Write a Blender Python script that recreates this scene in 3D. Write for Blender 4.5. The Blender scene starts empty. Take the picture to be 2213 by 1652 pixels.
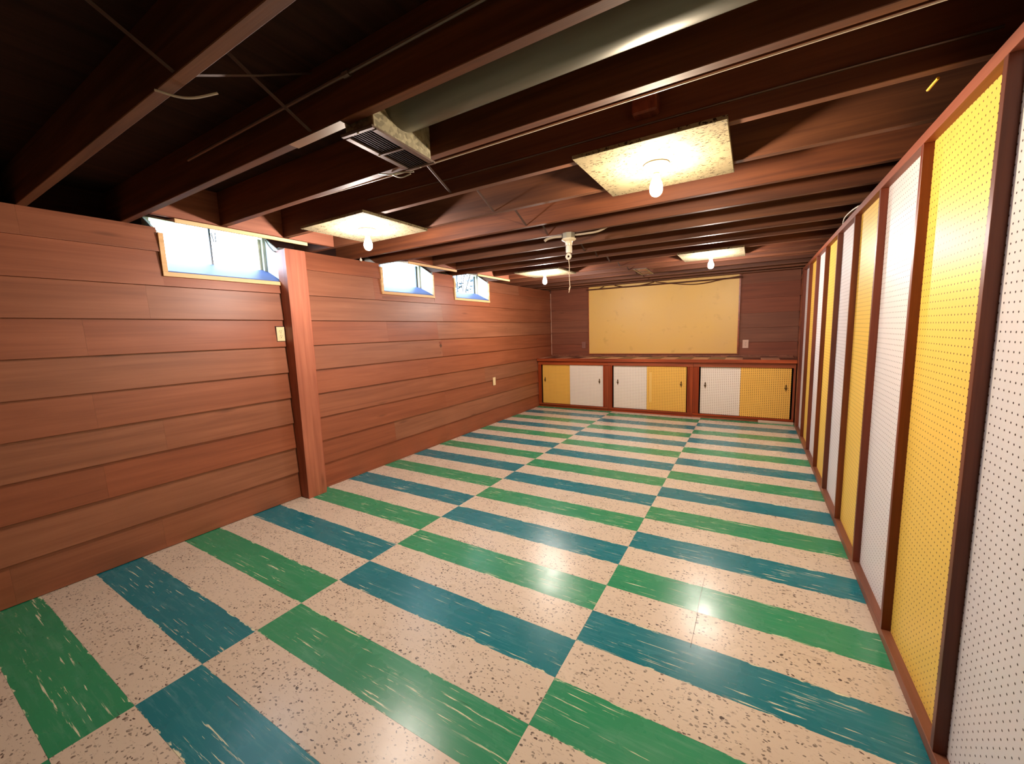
import bpy, bmesh, math, random
from mathutils import Vector, Matrix
random.seed(7)
S = bpy.context.scene
COL = S.collection

# ---------------------------------------------------------------- camera
U = 0.2286
CH = 6.1895 * U
cam_d = bpy.data.cameras.new('camera')
cam = bpy.data.objects.new('camera', cam_d)
COL.objects.link(cam)
cam_d.sensor_fit = 'HORIZONTAL'
cam_d.sensor_width = 36.0
cam_d.lens = 869.7 / 2213 * 36.0
cam_d.clip_start = 0.02
M = (Matrix.Rotation(0.5393, 4, 'Z') @ Matrix.Rotation(math.pi / 2 - 0.1233, 4, 'X') @ Matrix.Rotation(-0.0324, 4, 'Z'))
M.translation = (0, 0, CH)
cam.matrix_world = M
S.camera = cam

# ---------------------------------------------------------------- world, exposure
w = bpy.data.worlds.new('overcast_sky')
S.world = w
w.use_nodes = True
bg = w.node_tree.nodes['Background']
bg.inputs[0].default_value = (0.70, 0.84, 1.0, 1)
bg.inputs[1].default_value = 20.0
S.view_settings.view_transform = 'Standard'
S.view_settings.look = 'None'
S.view_settings.gamma = 1.0
S.view_settings.use_curve_mapping = False
S.view_settings.exposure = 0.30
BULB = 1750.0
S.cycles.use_denoising = True
S.cycles.max_bounces = 10
S.cycles.diffuse_bounces = 6
S.cycles.glossy_bounces = 4
S.cycles.transparent_max_bounces = 8
S.cycles.sample_clamp_indirect = 6.0
S.cycles.caustics_reflective = False
S.cycles.caustics_refractive = False


# ---------------------------------------------------------------- materials
def lin(c):
    return tuple(((v / 255) / 12.92 if v / 255 <= 0.04045 else ((v / 255 + 0.055) / 1.055) ** 2.4) for v in c) + (1,)


class NT:
    def __init__(s, name):
        s.m = bpy.data.materials.new(name)
        s.m.use_nodes = True
        s.t = s.m.node_tree
        s.b = s.t.nodes['Principled BSDF']

    def n(s, typ, **kw):
        nd = s.t.nodes.new(typ)
        for k, v in kw.items():
            if k.startswith('i_'):
                nd.inputs[k[2:].replace('_', ' ')].default_value = v
            else:
                setattr(nd, k, v)
        return nd

    def l(s, a, b):
        s.t.links.new(a, b)

    def math(s, op, a, b=None, c=None):
        nd = s.t.nodes.new('ShaderNodeMath')
        nd.operation = op
        for i, v in enumerate((a, b, c)):
            if v is None:
                continue
            if isinstance(v, (int, float)):
                nd.inputs[i].default_value = v
            else:
                s.l(v, nd.inputs[i])
        return nd.outputs[0]

    def mix(s, fac, a, b, mode='MIX'):
        nd = s.t.nodes.new('ShaderNodeMix')
        nd.data_type = 'RGBA'
        nd.blend_type = mode
        for sock, v in ((nd.inputs[0], fac), (nd.inputs[6], a), (nd.inputs[7], b)):
            if isinstance(v, (int, float, tuple)):
                sock.default_value = v
            else:
                s.l(v, sock)
        return nd.outputs[2]

    def coords(s, scale=(1, 1, 1), rnd=True, kind='Object'):
        tc = s.n('ShaderNodeTexCoord')
        src = tc.outputs[kind]
        if rnd:
            oi = s.n('ShaderNodeObjectInfo')
            mul = s.n('ShaderNodeVectorMath', operation='SCALE')
            cmb = s.n('ShaderNodeCombineXYZ')
            s.l(oi.outputs['Random'], cmb.inputs[0])
            s.l(s.math('MULTIPLY', oi.outputs['Random'], 3.7), cmb.inputs[1])
            s.l(s.math('MULTIPLY', oi.outputs['Random'], 7.3), cmb.inputs[2])
            s.l(cmb.outputs[0], mul.inputs[0])
            mul.inputs['Scale'].default_value = 13.0
            add = s.n('ShaderNodeVectorMath', operation='ADD')
            s.l(src, add.inputs[0])
            s.l(mul.outputs[0], add.inputs[1])
            src = add.outputs[0]
        mp = s.n('ShaderNodeVectorMath', operation='MULTIPLY')
        s.l(src, mp.inputs[0])
        mp.inputs[1].default_value = scale
        return mp.outputs[0]

    def noise(s, vec, scale=1.0, detail=3.0, rough=0.5, dist=0.0):
        nd = s.n('ShaderNodeTexNoise')
        nd.inputs['Scale'].default_value = scale
        nd.inputs['Detail'].default_value = detail
        nd.inputs['Roughness'].default_value = rough
        nd.inputs['Distortion'].default_value = dist
        s.l(vec, nd.inputs['Vector'])
        return nd.outputs['Fac']

    def ramp(s, fac, stops):
        nd = s.n('ShaderNodeValToRGB')
        el = nd.color_ramp.elements
        while len(el) < len(stops):
            el.new(0.5)
        for e, (p, c) in zip(el, stops):
            e.position = p
            e.color = c if isinstance(c, tuple) else (c, c, c, 1)
        s.l(fac, nd.inputs[0])
        return nd.outputs[0]

    def bump(s, h, strength=0.2, dist=0.002):
        nd = s.n('ShaderNodeBump')
        nd.inputs['Strength'].default_value = strength
        nd.inputs['Distance'].default_value = dist
        s.l(h, nd.inputs['Height'])
        s.l(nd.outputs[0], s.b.inputs['Normal'])

    def base(s, c):
        if isinstance(c, tuple):
            s.b.inputs['Base Color'].default_value = c
        else:
            s.l(c, s.b.inputs['Base Color'])

    def fin(s, rough=0.5, spec=0.5, metal=0.0, coat=0.0, coat_r=0.1):
        s.b.inputs['Roughness'].default_value = rough
        s.b.inputs['Specular IOR Level'].default_value = spec
        s.b.inputs['Metallic'].default_value = metal
        s.b.inputs['Coat Weight'].default_value = coat
        s.b.inputs['Coat Roughness'].default_value = coat_r
        return s.m


AX = {'x': (1.0, 22, 22), 'y': (22, 1.0, 22), 'z': (22, 22, 1.0)}


def wood(name, dark, mid, light, axis='y', rough=0.5, var=0.25, spec=0.4, knots=True, grain=1.0):
    t = NT(name)
    v = t.coords(AX[axis])
    g = t.noise(v, 1.0, 4, 0.55, 0.6)
    fine_s = {'x': (3, 160, 160), 'y': (160, 3, 160), 'z': (160, 160, 3)}[axis]
    f = t.noise(t.coords(fine_s), 1.0, 2, 0.5)
    c = t.ramp(g, [(0.3, dark), (0.5, mid), (0.72, light)])
    blot = t.noise(t.coords({'x': (1.2, 4, 4), 'y': (4, 1.2, 4), 'z': (4, 4, 1.2)}[axis]), 1.3, 3, 0.5)
    c = t.mix(t.math('MULTIPLY', t.ramp(blot, [(0.4, 0.0), (0.7, 1.0)]), 0.45), c, dark)
    oi = t.n('ShaderNodeObjectInfo')
    hs = t.n('ShaderNodeHueSaturation')
    t.l(t.math('MULTIPLY_ADD', oi.outputs['Random'], var * 2, 1 - var), hs.inputs['Value'])
    rr = t.math('FRACT', t.math('MULTIPLY', oi.outputs['Random'], 17.3))
    t.l(t.math('MULTIPLY_ADD', rr, 0.008, 0.497), hs.inputs['Hue'])
    t.l(t.math('MULTIPLY_ADD', rr, -0.09, 1.03), hs.inputs['Saturation'])
    t.l(c, hs.inputs['Color'])
    c = hs.outputs[0]
    c = t.mix(t.math('MULTIPLY', t.ramp(f, [(0.45, 0.0), (0.75, 1.0)]), 0.22 * grain), c, dark)
    if knots:
        ks = {'x': (1.1, 5.5, 5.5), 'y': (5.5, 1.1, 5.5), 'z': (5.5, 5.5, 1.1)}[axis]
        vo = t.n('ShaderNodeTexVoronoi')
        t.l(t.coords(ks), vo.inputs['Vector'])
        vo.inputs['Scale'].default_value = 1.0
        k = t.ramp(vo.outputs['Distance'], [(0.03, 1.0), (0.10, 0.0)])
        c = t.mix(t.math('MULTIPLY', k, 0.45), c, tuple(x * 0.35 for x in dark[:3]) + (1,))
    t.base(c)
    t.bump(f, 0.15, 0.001)
    return t.fin(rough, spec)


M_ = {}
M_['board'] = wood('redwood_board', lin((130, 72, 47)), lin((147, 84, 56)), lin((158, 93, 64)), 'y', 0.45, 0.05)
M_['board_x'] = wood('redwood_board_across', lin((114, 62, 42)), lin((132, 74, 50)), lin((142, 82, 56)), 'x', 0.65, 0.06)
M_['post'] = wood('redwood_post', lin((140, 72, 50)), lin((172, 95, 68)), lin((190, 110, 80)), 'z', 0.5, 0.05)
M_['joist'] = wood('joist_pine', lin((78, 43, 27)), lin((106, 61, 37)), lin((126, 75, 45)), 'x', 0.6, 0.12)
M_['header'] = wood('header_pine', lin((124, 66, 46)), lin((152, 86, 60)), lin((170, 100, 72)), 'y', 0.6, 0.08)
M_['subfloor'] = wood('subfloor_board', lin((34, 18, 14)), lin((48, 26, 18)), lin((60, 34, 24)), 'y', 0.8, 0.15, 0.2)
M_['stud'] = wood('stained_stud', lin((78, 30, 15)), lin((106, 44, 21)), lin((126, 56, 28)), 'z', 0.4, 0.1)
M_['plate'] = wood('stained_plate', lin((104, 52, 34)), lin((136, 74, 50)), lin((152, 88, 62)), 'y', 0.5, 0.1)
M_['cab_x'] = wood('cabinet_rail', lin((118, 46, 20)), lin((156, 66, 30)), lin((178, 82, 40)), 'x', 0.35, 0.08)
M_['cab_z'] = wood('cabinet_stile', lin((112, 44, 20)), lin((146, 62, 28)), lin((162, 74, 36)), 'z', 0.35, 0.08)
M_['pine'] = wood('pale_pine', lin((196, 150, 96)), lin((222, 178, 122)), lin((234, 196, 146)), 'y', 0.5, 0.03, knots=False)
M_['dark_wood'] = wood('dark_wall', lin((60, 30, 22)), lin((78, 42, 30)), lin((92, 52, 38)), 'x', 0.7, 0.1)


def plain(name, c, rough=0.5, spec=0.5, metal=0.0, dirt=0.0, coat=0.0):
    t = NT(name)
    v = t.coords((1, 1, 1))
    n = t.noise(v, 9.0, 4, 0.6)
    col = lin(c)
    t.base(t.mix(t.math('MULTIPLY', t.ramp(n, [(0.35, 0.0), (0.75, 1.0)]), dirt), col, tuple(x * 0.55 for x in col[:3]) + (1,)))
    return t.fin(rough, spec, metal, coat)


M_['white_paint'] = plain('white_paint', (226, 228, 226), 0.45, 0.5, 0, 0.06)
M_['sill'] = plain('sill_sky_tint', (74, 94, 146), 0.55, 0.25, 0, 0.3)  # white sill; the sky's blue cast is put into its base colour
M_['sash'] = plain('sash_paint', (190, 184, 160), 0.4, 0.5, 0, 0.1)
M_['bar'] = plain('dark_bar', (66, 72, 80), 0.4, 0.5, 0.3)
M_['porcelain'] = plain('porcelain', (228, 214, 188), 0.25, 0.5, 0, 0.05)
M_['white_plastic'] = plain('white_plastic', (232, 224, 208), 0.35, 0.5, 0, 0.05)
M_['ivory'] = plain('ivory_plastic', (232, 206, 160), 0.35, 0.5, 0, 0.05)
M_['pinkplate'] = plain('brown_plate', (140, 92, 80), 0.45, 0.5, 0, 0.05)
M_['slot'] = plain('dark_slot', (70, 40, 24), 0.6)
M_['black'] = plain('black_gap', (16, 8, 6), 0.8)
M_['brass'] = plain('aged_brass', (104, 76, 40), 0.35, 0.5, 0.8, 0.3)
M_['steel'] = plain('zinc_steel', (176, 172, 156), 0.35, 0.5, 0.7, 0.1)
M_['register'] = plain('register_metal', (120, 104, 96), 0.35, 0.5, 0.6, 0.2)
M_['grille'] = plain('grille_metal', (62, 46, 40), 0.45, 0.5, 0.4, 0.1)
M_['strap'] = plain('bridging_steel', (84, 62, 54), 0.6, 0.3, 0.2, 0.3)
M_['cable'] = plain('grey_cable', (176, 160, 142), 0.45, 0.5, 0, 0.1)
M_['cable_dark'] = plain('brown_cable', (88, 48, 28), 0.5, 0.5, 0, 0.1)
M_['cable_white'] = plain('white_cable', (226, 214, 200), 0.4)
M_['yellow_paint'] = plain('yellow_paint', (236, 190, 50), 0.4)
M_['cord'] = plain('cotton_cord', (226, 206, 180), 0.8, 0.2)
M_['concrete'] = plain('concrete', (120, 116, 110), 0.9, 0.2, 0, 0.3)
M_['grass'] = plain('lawn', (120, 134, 100), 0.9, 0.1, 0, 0.4)
M_['leaf'] = plain('leaf', (34, 52, 62), 0.6, 0.3, 0, 0.3)
M_['bark'] = plain('bark', (60, 50, 44), 0.8, 0.2, 0, 0.3)
M_['stick_white'] = plain('pale_strip', (216, 178, 156), 0.5, 0.4, 0, 0.1)


def galv():
    t = NT('galvanised_sheet')
    v = t.coords((1, 1, 1), False)
    vo = t.n('ShaderNodeTexVoronoi')
    vo.inputs['Scale'].default_value = 70
    t.l(v, vo.inputs['Vector'])
    g = t.n('ShaderNodeRGBToBW')
    t.l(vo.outputs['Color'], g.inputs[0])
    t.base(t.ramp(g.outputs[0], [(0.2, lin((118, 112, 92))), (0.8, lin((164, 156, 130)))]))
    return t.fin(0.5, 0.5, 0.25)


M_['galv'] = galv()
t = NT('duct_metal')
n = t.noise(t.coords((0.6, 8, 8), False), 2, 3)
t.base(t.ramp(n, [(0.3, lin((84, 82, 72))), (0.7, lin((104, 100, 88)))]))
M_['duct'] = t.fin(0.42, 0.5, 0.55)


def pegboard(name, c, plane='yz', rough=0.42, hole=None, dirty=0.15, hr=0.1):
    t = NT(name)
    tc = t.n('ShaderNodeTexCoord')
    sp = t.n('ShaderNodeSeparateXYZ')
    t.l(tc.outputs['Object'], sp.inputs[0])
    a = sp.outputs[{'x': 0, 'y': 1}[plane[0]]]
    b = sp.outputs[2]
    P = 0.0254

    def d(u):
        return t.math('SUBTRACT', t.math('FRACT', t.math('DIVIDE', t.math('ADD', u, 20.0), P)), 0.5)
    da, db = d(a), d(b)
    r = t.math('SQRT', t.math('ADD', t.math('MULTIPLY', da, da), t.math('MULTIPLY', db, db)))
    h = t.ramp(r, [(hr - 0.015, 1.0), (hr + 0.015, 0.0)])
    n = t.noise(t.coords((1, 1, 1)), 2.2, 4, 0.6)
    col = lin(c)
    cc = t.mix(t.math('MULTIPLY', t.ramp(n, [(0.45, 0.0), (0.8, 1.0)]), dirty), col, tuple(x * 0.6 for x in col[:3]) + (1,))
    cc = t.mix(h, cc, lin(hole or (72, 34, 14)))
    t.base(cc)
    nd = t.n('ShaderNodeBump')
    nd.invert = True
    nd.inputs['Strength'].default_value = 0.6
    nd.inputs['Distance'].default_value = 0.002
    t.l(h, nd.inputs['Height'])
    t.l(nd.outputs[0], t.b.inputs['Normal'])
    return t.fin(rough, 0.35)


M_['peg_y'] = pegboard('yellow_pegboard', (236, 194, 88), 'yz', hr=0.115)
M_['peg_w'] = pegboard('white_pegboard', (222, 215, 214), 'yz', hole=(60, 36, 30), dirty=0.05, hr=0.115)
M_['door_y'] = pegboard('yellow_door_pegboard', (238, 184, 86), 'xz', 0.45, (96, 48, 12), hr=0.2)
M_['door_w'] = pegboard('white_door_pegboard', (238, 224, 210), 'xz', 0.45, (110, 70, 54), 0.1, hr=0.18)

t = NT('yellow_panel')
n = t.noise(t.coords((1, 1, 1), False), 1.6, 4, 0.55)
n2 = t.noise(t.coords((1, 1, 1), False), 6.0, 3, 0.6)
c = t.mix(t.math('MULTIPLY', t.ramp(n, [(0.4, 0.0), (0.75, 1.0)]), 0.4), lin((234, 188, 100)), lin((224, 182, 124)))
c = t.mix(t.math('MULTIPLY', t.ramp(n2, [(0.6, 0.0), (0.8, 1.0)]), 0.35), c, lin((170, 118, 50)))
t.base(c)
M_['yellow_panel'] = t.fin(0.42, 0.4)

# acoustic tile
t = NT('acoustic_tile')
v = t.coords((1, 1, 1))
wv = t.noise(t.coords((60, 150, 60)), 1.0, 3, 0.6, 0.8)
msk = t.noise(v, 14, 2)
hole = t.math('MULTIPLY', t.ramp(wv, [(0.565, 0.0), (0.605, 1.0)]), t.ramp(msk, [(0.36, 0.0), (0.5, 1.0)]))
t.base(t.mix(hole, lin((128, 116, 90)), lin((40, 28, 16))))
nd = t.n('ShaderNodeBump')
nd.invert = True
nd.inputs['Strength'].default_value = 0.8
nd.inputs['Distance'].default_value = 0.003
t.l(hole, nd.inputs['Height'])
t.l(nd.outputs[0], t.b.inputs['Normal'])
M_['acoustic'] = t.fin(0.85, 0.2)


# floor tiles
def tile_cream():
    t = NT('cream_floor_tile')
    v = t.coords((1, 1, 1))
    big = t.noise(v, 2.5, 3)
    vo = t.n('ShaderNodeTexVoronoi')
    vo.inputs['Scale'].default_value = 1.0
    warp = t.n('ShaderNodeTexNoise')
    warp.inputs['Scale'].default_value = 38
    t.l(v, warp.inputs['Vector'])
    ad = t.n('ShaderNodeVectorMath', operation='MULTIPLY_ADD')
    t.l(warp.outputs['Color'], ad.inputs[0])
    ad.inputs[1].default_value = (0.024, 0.024, 0.0)
    t.l(v, ad.inputs[2])
    sc = t.n('ShaderNodeVectorMath', operation='MULTIPLY')
    t.l(ad.outputs[0], sc.inputs[0])
    sc.inputs[1].default_value = (62, 105, 0.001)
    t.l(sc.outputs[0], vo.inputs['Vector'])
    rc = t.n('ShaderNodeSeparateColor')
    t.l(vo.outputs['Color'], rc.inputs[0])
    thr = t.math('MULTIPLY', t.ramp(rc.outputs[0], [(0.12, 0.0), (0.95, 1.0)]), 0.48)
    spot = t.math('MULTIPLY', t.ramp(t.math('SUBTRACT', thr, vo.outputs['Distance']), [(0.0, 0.0), (0.06, 1.0)]),
                  t.ramp(t.noise(v, 9, 2), [(0.30, 0.25), (0.52, 1.0)]))
    vein = t.ramp(t.noise(t.coords((30, 90, 1)), 1.0, 4, 0.65, 1.0), [(0.58, 0.0), (0.70, 1.0)])
    c = t.mix(big, lin((208, 188, 168)), lin((222, 206, 188)))
    c = t.mix(t.math('MULTIPLY', vein, 0.42), c, lin((150, 114, 88)))
    c = t.mix(t.math('MULTIPLY', spot, t.math('MULTIPLY_ADD', rc.outputs[1], 0.5, 0.45)), c, lin((58, 34, 26)))
    t.base(c)
    dn = t.noise(v, 7, 3)
    t.l(t.math('MULTIPLY_ADD', dn, 0.14, 0.22), t.b.inputs['Roughness'])
    t.bump(t.noise(v, 11, 2), 0.10, 0.004)
    m = t.fin(0.28, 0.42)
    return m


def tile_col(name, c1, c2, pale):
    t = NT(name)
    v = t.coords((1, 1, 1))
    st = t.noise(t.coords((4.5, 95, 1)), 1.0, 4, 0.62, 0.3)
    msk = t.noise(t.coords((3, 9, 1)), 1.0, 2)
    streak = t.math('MULTIPLY', t.ramp(st, [(0.62, 0.0), (0.66, 1.0)]), t.ramp(msk, [(0.42, 0.0), (0.55, 1.0)]))
    st2 = t.noise(t.coords((5, 55, 3)), 1.0, 5, 0.7)
    haze = t.math('MULTIPLY', t.ramp(st2, [(0.5, 0.0), (0.75, 1.0)]), 0.42)
    dk = t.math('MULTIPLY', t.ramp(t.noise(t.coords((4, 70, 9)), 1.0, 3, 0.6), [(0.68, 0.0), (0.74, 1.0)]), 0.5)
    c = t.mix(t.noise(t.coords((1.5, 6, 1)), 1.0, 2), lin(c1), lin(c2))
    c = t.mix(haze, c, lin(pale))
    c = t.mix(dk, c, lin(tuple(int(x * 0.45) for x in c1)))
    # ragged marbled long edges: cream breaks into the colour close to the joint
    tc = t.n('ShaderNodeTexCoord')
    sp = t.n('ShaderNodeSeparateXYZ')
    t.l(tc.outputs['Object'], sp.inputs[0])
    edge = t.math('SUBTRACT', U / 2, t.math('ABSOLUTE', sp.outputs[1]))
    en = t.ramp(t.noise(t.coords((7, 20, 1)), 1.0, 4, 0.7), [(0.5, 0.0), (0.8, 1.0)])
    e = t.ramp(t.math('SUBTRACT', t.math('MULTIPLY', en, 0.022), edge), [(0.0, 0.0), (0.0015, 1.0)])
    c = t.mix(t.math('MAXIMUM', streak, e), c, lin((224, 220, 190)))
    t.base(c)
    dn = t.noise(v, 7, 3)
    t.l(t.math('MULTIPLY_ADD', dn, 0.14, 0.20), t.b.inputs['Roughness'])
    t.bump(t.noise(v, 11, 2), 0.10, 0.004)
    return t.fin(0.26, 0.42)


M_['t_cream'] = tile_cream()
M_['t_green'] = tile_col('green_floor_tile', (50, 148, 100), (42, 134, 98), (120, 176, 150))
M_['t_blue'] = tile_col('blue_floor_tile', (24, 124, 136), (16, 108, 122), (104, 166, 172))
M_['ct_dark'] = plain('dark_counter_tile', (92, 52, 38), 0.35, 0.5, 0, 0.4)
M_['ct_light'] = plain('light_counter_tile', (206, 152, 122), 0.35, 0.5, 0, 0.4)
M_['grout'] = plain('tile_adhesive', (96, 76, 56), 0.9)

t = NT('window_glass')
for nd in list(t.t.nodes):
    if nd.type != 'OUTPUT_MATERIAL':
        t.t.nodes.remove(nd)
tr = t.n('ShaderNodeBsdfTransparent')
tr.inputs[0].default_value = (0.94, 0.97, 1.0, 1)
gl = t.n('ShaderNodeBsdfGlossy')
gl.inputs['Roughness'].default_value = 0.03
fr = t.n('ShaderNodeFresnel')
fr.inputs[0].default_value = 1.45
mx = t.n('ShaderNodeMixShader')
geo = t.n('ShaderNodeNewGeometry')
t.l(t.math('MULTIPLY', fr.outputs[0], t.math('SUBTRACT', 1.0, geo.outputs['Backfacing'])), mx.inputs[0])
t.l(tr.outputs[0], mx.inputs[1])
t.l(gl.outputs[0], mx.inputs[2])
t.l(mx.outputs[0], [x for x in t.t.nodes if x.type == 'OUTPUT_MATERIAL'][0].inputs[0])
M_['glass'] = t.m


def bulb_mat(name, c, s):
    t = NT(name)
    t.b.inputs['Base Color'].default_value = (0.9, 0.9, 0.9, 1)
    t.b.inputs['Emission Color'].default_value = c
    tc = t.n('ShaderNodeTexCoord')
    sp = t.n('ShaderNodeSeparateXYZ')
    t.l(tc.outputs['Object'], sp.inputs[0])
    k = t.n('ShaderNodeMapRange')          # the frosted neck by the cap glows far less than the globe
    k.inputs['From Min'].default_value = -0.122
    k.inputs['From Max'].default_value = -0.070
    k.inputs['To Min'].default_value = 1.0
    k.inputs['To Max'].default_value = 0.02
    t.l(sp.outputs[2], k.inputs['Value'])
    t.l(t.math('MULTIPLY', k.outputs[0], s), t.b.inputs['Emission Strength'])
    return t.m


M_['bulb_warm'] = bulb_mat('lit_bulb_warm', (1.0, 0.82, 0.60, 1), BULB)
M_['bulb'] = bulb_mat('lit_bulb', (1.0, 0.88, 0.80, 1), BULB)


# ---------------------------------------------------------------- mesh helpers
def bm_box(bm, x0, x1, y0, y1, z0, z1):
    v = [bm.verts.new(p) for p in ((x0, y0, z0), (x1, y0, z0), (x1, y1, z0), (x0, y1, z0), (x0, y0, z1), (x1, y0, z1), (x1, y1, z1), (x0, y1, z1))]
    for f in ((0, 3, 2, 1), (4, 5, 6, 7), (0, 1, 5, 4), (1, 2, 6, 5), (2, 3, 7, 6), (3, 0, 4, 7)):
        bm.faces.new([v[i] for i in f])
    return v


def bm_prism(bm, prof, a, b, axis):
    """profile of 2-D points extruded along an axis; prof is (u, z) for axis x/y and (x, y) for axis z."""
    def P(p, t):
        return {'y': (p[0], t, p[1]), 'x': (t, p[0], p[1]), 'z': (p[0], p[1], t)}[axis]
    A = [bm.verts.new(P(p, a)) for p in prof]
    B = [bm.verts.new(P(p, b)) for p in prof]
    n = len(prof)
    bm.faces.new(A)
    bm.faces.new(B[::-1])
    for i in range(n):
        bm.faces.new((A[i], B[i], B[(i + 1) % n], A[(i + 1) % n]))


def bm_lathe(bm, prof, seg=20, loc=(0, 0, 0), sy=1.0):
    rings = []
    for r, z in prof:
        if r < 1e-5:
            rings.append([bm.verts.new((loc[0], loc[1], loc[2] + z))])
        else:
            rings.append([bm.verts.new((loc[0] + r * math.cos(2 * math.pi * k / seg), loc[1] + sy * r * math.sin(2 * math.pi * k / seg), loc[2] + z)) for k in range(seg)])
    for a, b in zip(rings, rings[1:]):
        for k in range(seg):
            k2 = (k + 1) % seg
            if len(a) == 1 and len(b) == 1:
                continue
            if len(a) == 1:
                bm.faces.new((a[0], b[k], b[k2]))
            elif len(b) == 1:
                bm.faces.new((a[k], b[0], a[k2]))
            else:
                bm.faces.new((a[k], b[k], b[k2], a[k2]))


def bm_tube(bm, pts, r, seg=8, caps=True, flat=1.0):
    pts = [Vector(p) for p in pts]
    rings = []
    for i, p in enumerate(pts):
        d = (pts[min(i + 1, len(pts) - 1)] - pts[max(i - 1, 0)]).normalized()
        up = Vector((0, 0, 1)) if abs(d.z) < 0.9 else Vector((0, 1, 0))
        u = d.cross(up).normalized()
        v = d.cross(u).normalized()
        rings.append([bm.verts.new(p + u * (r * math.cos(2 * math.pi * k / seg)) + v * (r * flat * math.sin(2 * math.pi * k / seg))) for k in range(seg)])
    for a, b in zip(rings, rings[1:]):
        for k in range(seg):
            bm.faces.new((a[k], a[(k + 1) % seg], b[(k + 1) % seg], b[k]))
    if caps:
        bm.faces.new(rings[0][::-1])
        bm.faces.new(rings[-1])


def curve(pts, n=8):
    """Catmull-Rom through pts"""
    P = [Vector(p) for p in pts]
    P = [P[0] * 2 - P[1]] + P + [P[-1] * 2 - P[-2]]
    out = []
    for i in range(1, len(P) - 2):
        for k in range(n):
            t = k / n
            a, b, c, d = P[i - 1], P[i], P[i + 1], P[i + 2]
            out.append(0.5 * ((2 * b) + (c - a) * t + (2 * a - 5 * b + 4 * c - d) * t * t + (3 * b - a - 3 * c + d) * t ** 3))
    out.append(P[-2])
    return out


def obj(name, bm, mat, parent=None, smooth=False, bevel=0.0, origin=None, kind=None):
    """link bm (world coordinates) as one mesh object; its origin is put at the parent's world place or at origin."""
    bmesh.ops.recalc_face_normals(bm, faces=bm.faces)
    if bevel:
        bmesh.ops.bevel(bm, geom=list(bm.edges), offset=bevel, segments=1, affect='EDGES', clamp_overlap=True)
    o0 = Vector(origin) if origin is not None else (wloc(parent) if parent else Vector((0, 0, 0)))
    bmesh.ops.translate(bm, verts=bm.verts, vec=-o0)
    me = bpy.data.meshes.new(name)
    bm.to_mesh(me)
    bm.free()
    me.materials.append(M_[mat] if isinstance(mat, str) else mat)
    if smooth:
        for p in me.polygons:
            p.use_smooth = True
        me.set_sharp_from_angle(angle=math.radians(40))
    o = bpy.data.objects.new(name, me)
    COL.objects.link(o)
    if parent:
        o.parent = parent
        o.location = o0 - wloc(parent)
    else:
        o.location = o0
    if kind:
        o['kind'] = kind
    return o


def wloc(o):
    v = Vector((0, 0, 0))
    while o:
        v += o.location
        o = o.parent
    return v


def box(name, mat, parent, x0, x1, y0, y1, z0, z1, bevel=0.0, origin=None, kind=None):
    bm = bmesh.new()
    bm_box(bm, x0, x1, y0, y1, z0, z1)
    if bevel:
        return obj(name, bm, mat, parent, bevel=bevel, origin=origin, kind=kind)
    return obj(name, bm, mat, parent, origin=origin, kind=kind)


def empty(name, loc=(0, 0, 0), kind=None, label=None, cat=None, group=None):
    o = bpy.data.objects.new(name, None)
    o.empty_display_size = 0.05
    COL.objects.link(o)
    o.location = loc
    if kind:
        o['kind'] = kind
    return tag(o, label, cat, group)


def tag(o, label=None, cat=None, group=None):
    if label:
        o['label'] = label
    if cat:
        o['category'] = cat
    if group:
        o['group'] = group
    return o


def dup(src, name_parent, loc):
    c = src.copy()
    COL.objects.link(c)
    c.parent = name_parent
    c.location = loc
    return c


# ---------------------------------------------------------------- dimensions
XL = -3.455          # face of the plank wall
XR = 0.541           # front face of the studs of the pegboard wall
XP = XR + 0.032      # face of the pegboard
XA, XB, Y0 = -2.0431, -0.6483, 0.2085   # joints of the floor tiling
YB = 7.37            # far wall
YN = -2.55           # wall behind the camera
ZJ = 2.19            # underside of the joists
ZS = 2.405           # underside of the subfloor
JY = [-1.82, -1.41, -0.99, -0.58, -0.17, 0.235, 0.645, 1.072, 1.478, 1.905, 2.345, 2.785, 3.158, 3.595, 4.014, 4.39, 4.841, 5.254, 5.68, 6.12, 6.58, 6.92, 7.23]
JT = 0.04
WIN = [(1.206, 2.035), (3.098, 3.943), (4.340, 5.186)]
ZW = 1.869           # underside of the window trim

# ---------------------------------------------------------------- floor
floor = box('floor', 'grout', None, -3.7, 2.0, YN - 0.1, YB + 0.1, -0.06, -0.004, kind='structure')
protos = {}
cols = [(XL - 0.005, XA, 0), (XA, XB, 1), (XB, XR + 0.02, 0)]
for ci, (xa, xb, ph) in enumerate(cols):
    if ci == 0:
        segs = [(xa, xb)]
    for k in range(-12, 31):
        ya = Y0 + k * U
        yb = ya + U
        if yb > 6.95:
            continue
        r = (k - (0 if ph == 0 else 3)) % 4
        m = 't_green' if r == 0 else ('t_blue' if r == 2 else 't_cream')
        key = (ci, m)
        cx, cy = (xa + xb) / 2, (ya + yb) / 2
        if key not in protos:
            g = 0.00035
            protos[key] = box('floor_tile', m, floor, xa + g, xb - g, ya + g, yb - g, -0.004, 0.0, origin=(cx, cy, 0))
        else:
            dup(protos[key], floor, (cx, cy, 0))
# fine cracked joint across three tiles near the middle of the right-hand run
bm = bmesh.new()
bm_prism(bm, [(-0.1885, 1.78), (-0.1870, 1.78), (-0.1845, 2.0), (-0.1885, 2.12), (-0.1835, 2.36), (-0.1850, 2.36), (-0.1897, 2.12), (-0.1862, 2.0)], 0.0, 0.0003, 'z')
obj('cracked_joint', bm, 'slot', floor)

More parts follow.
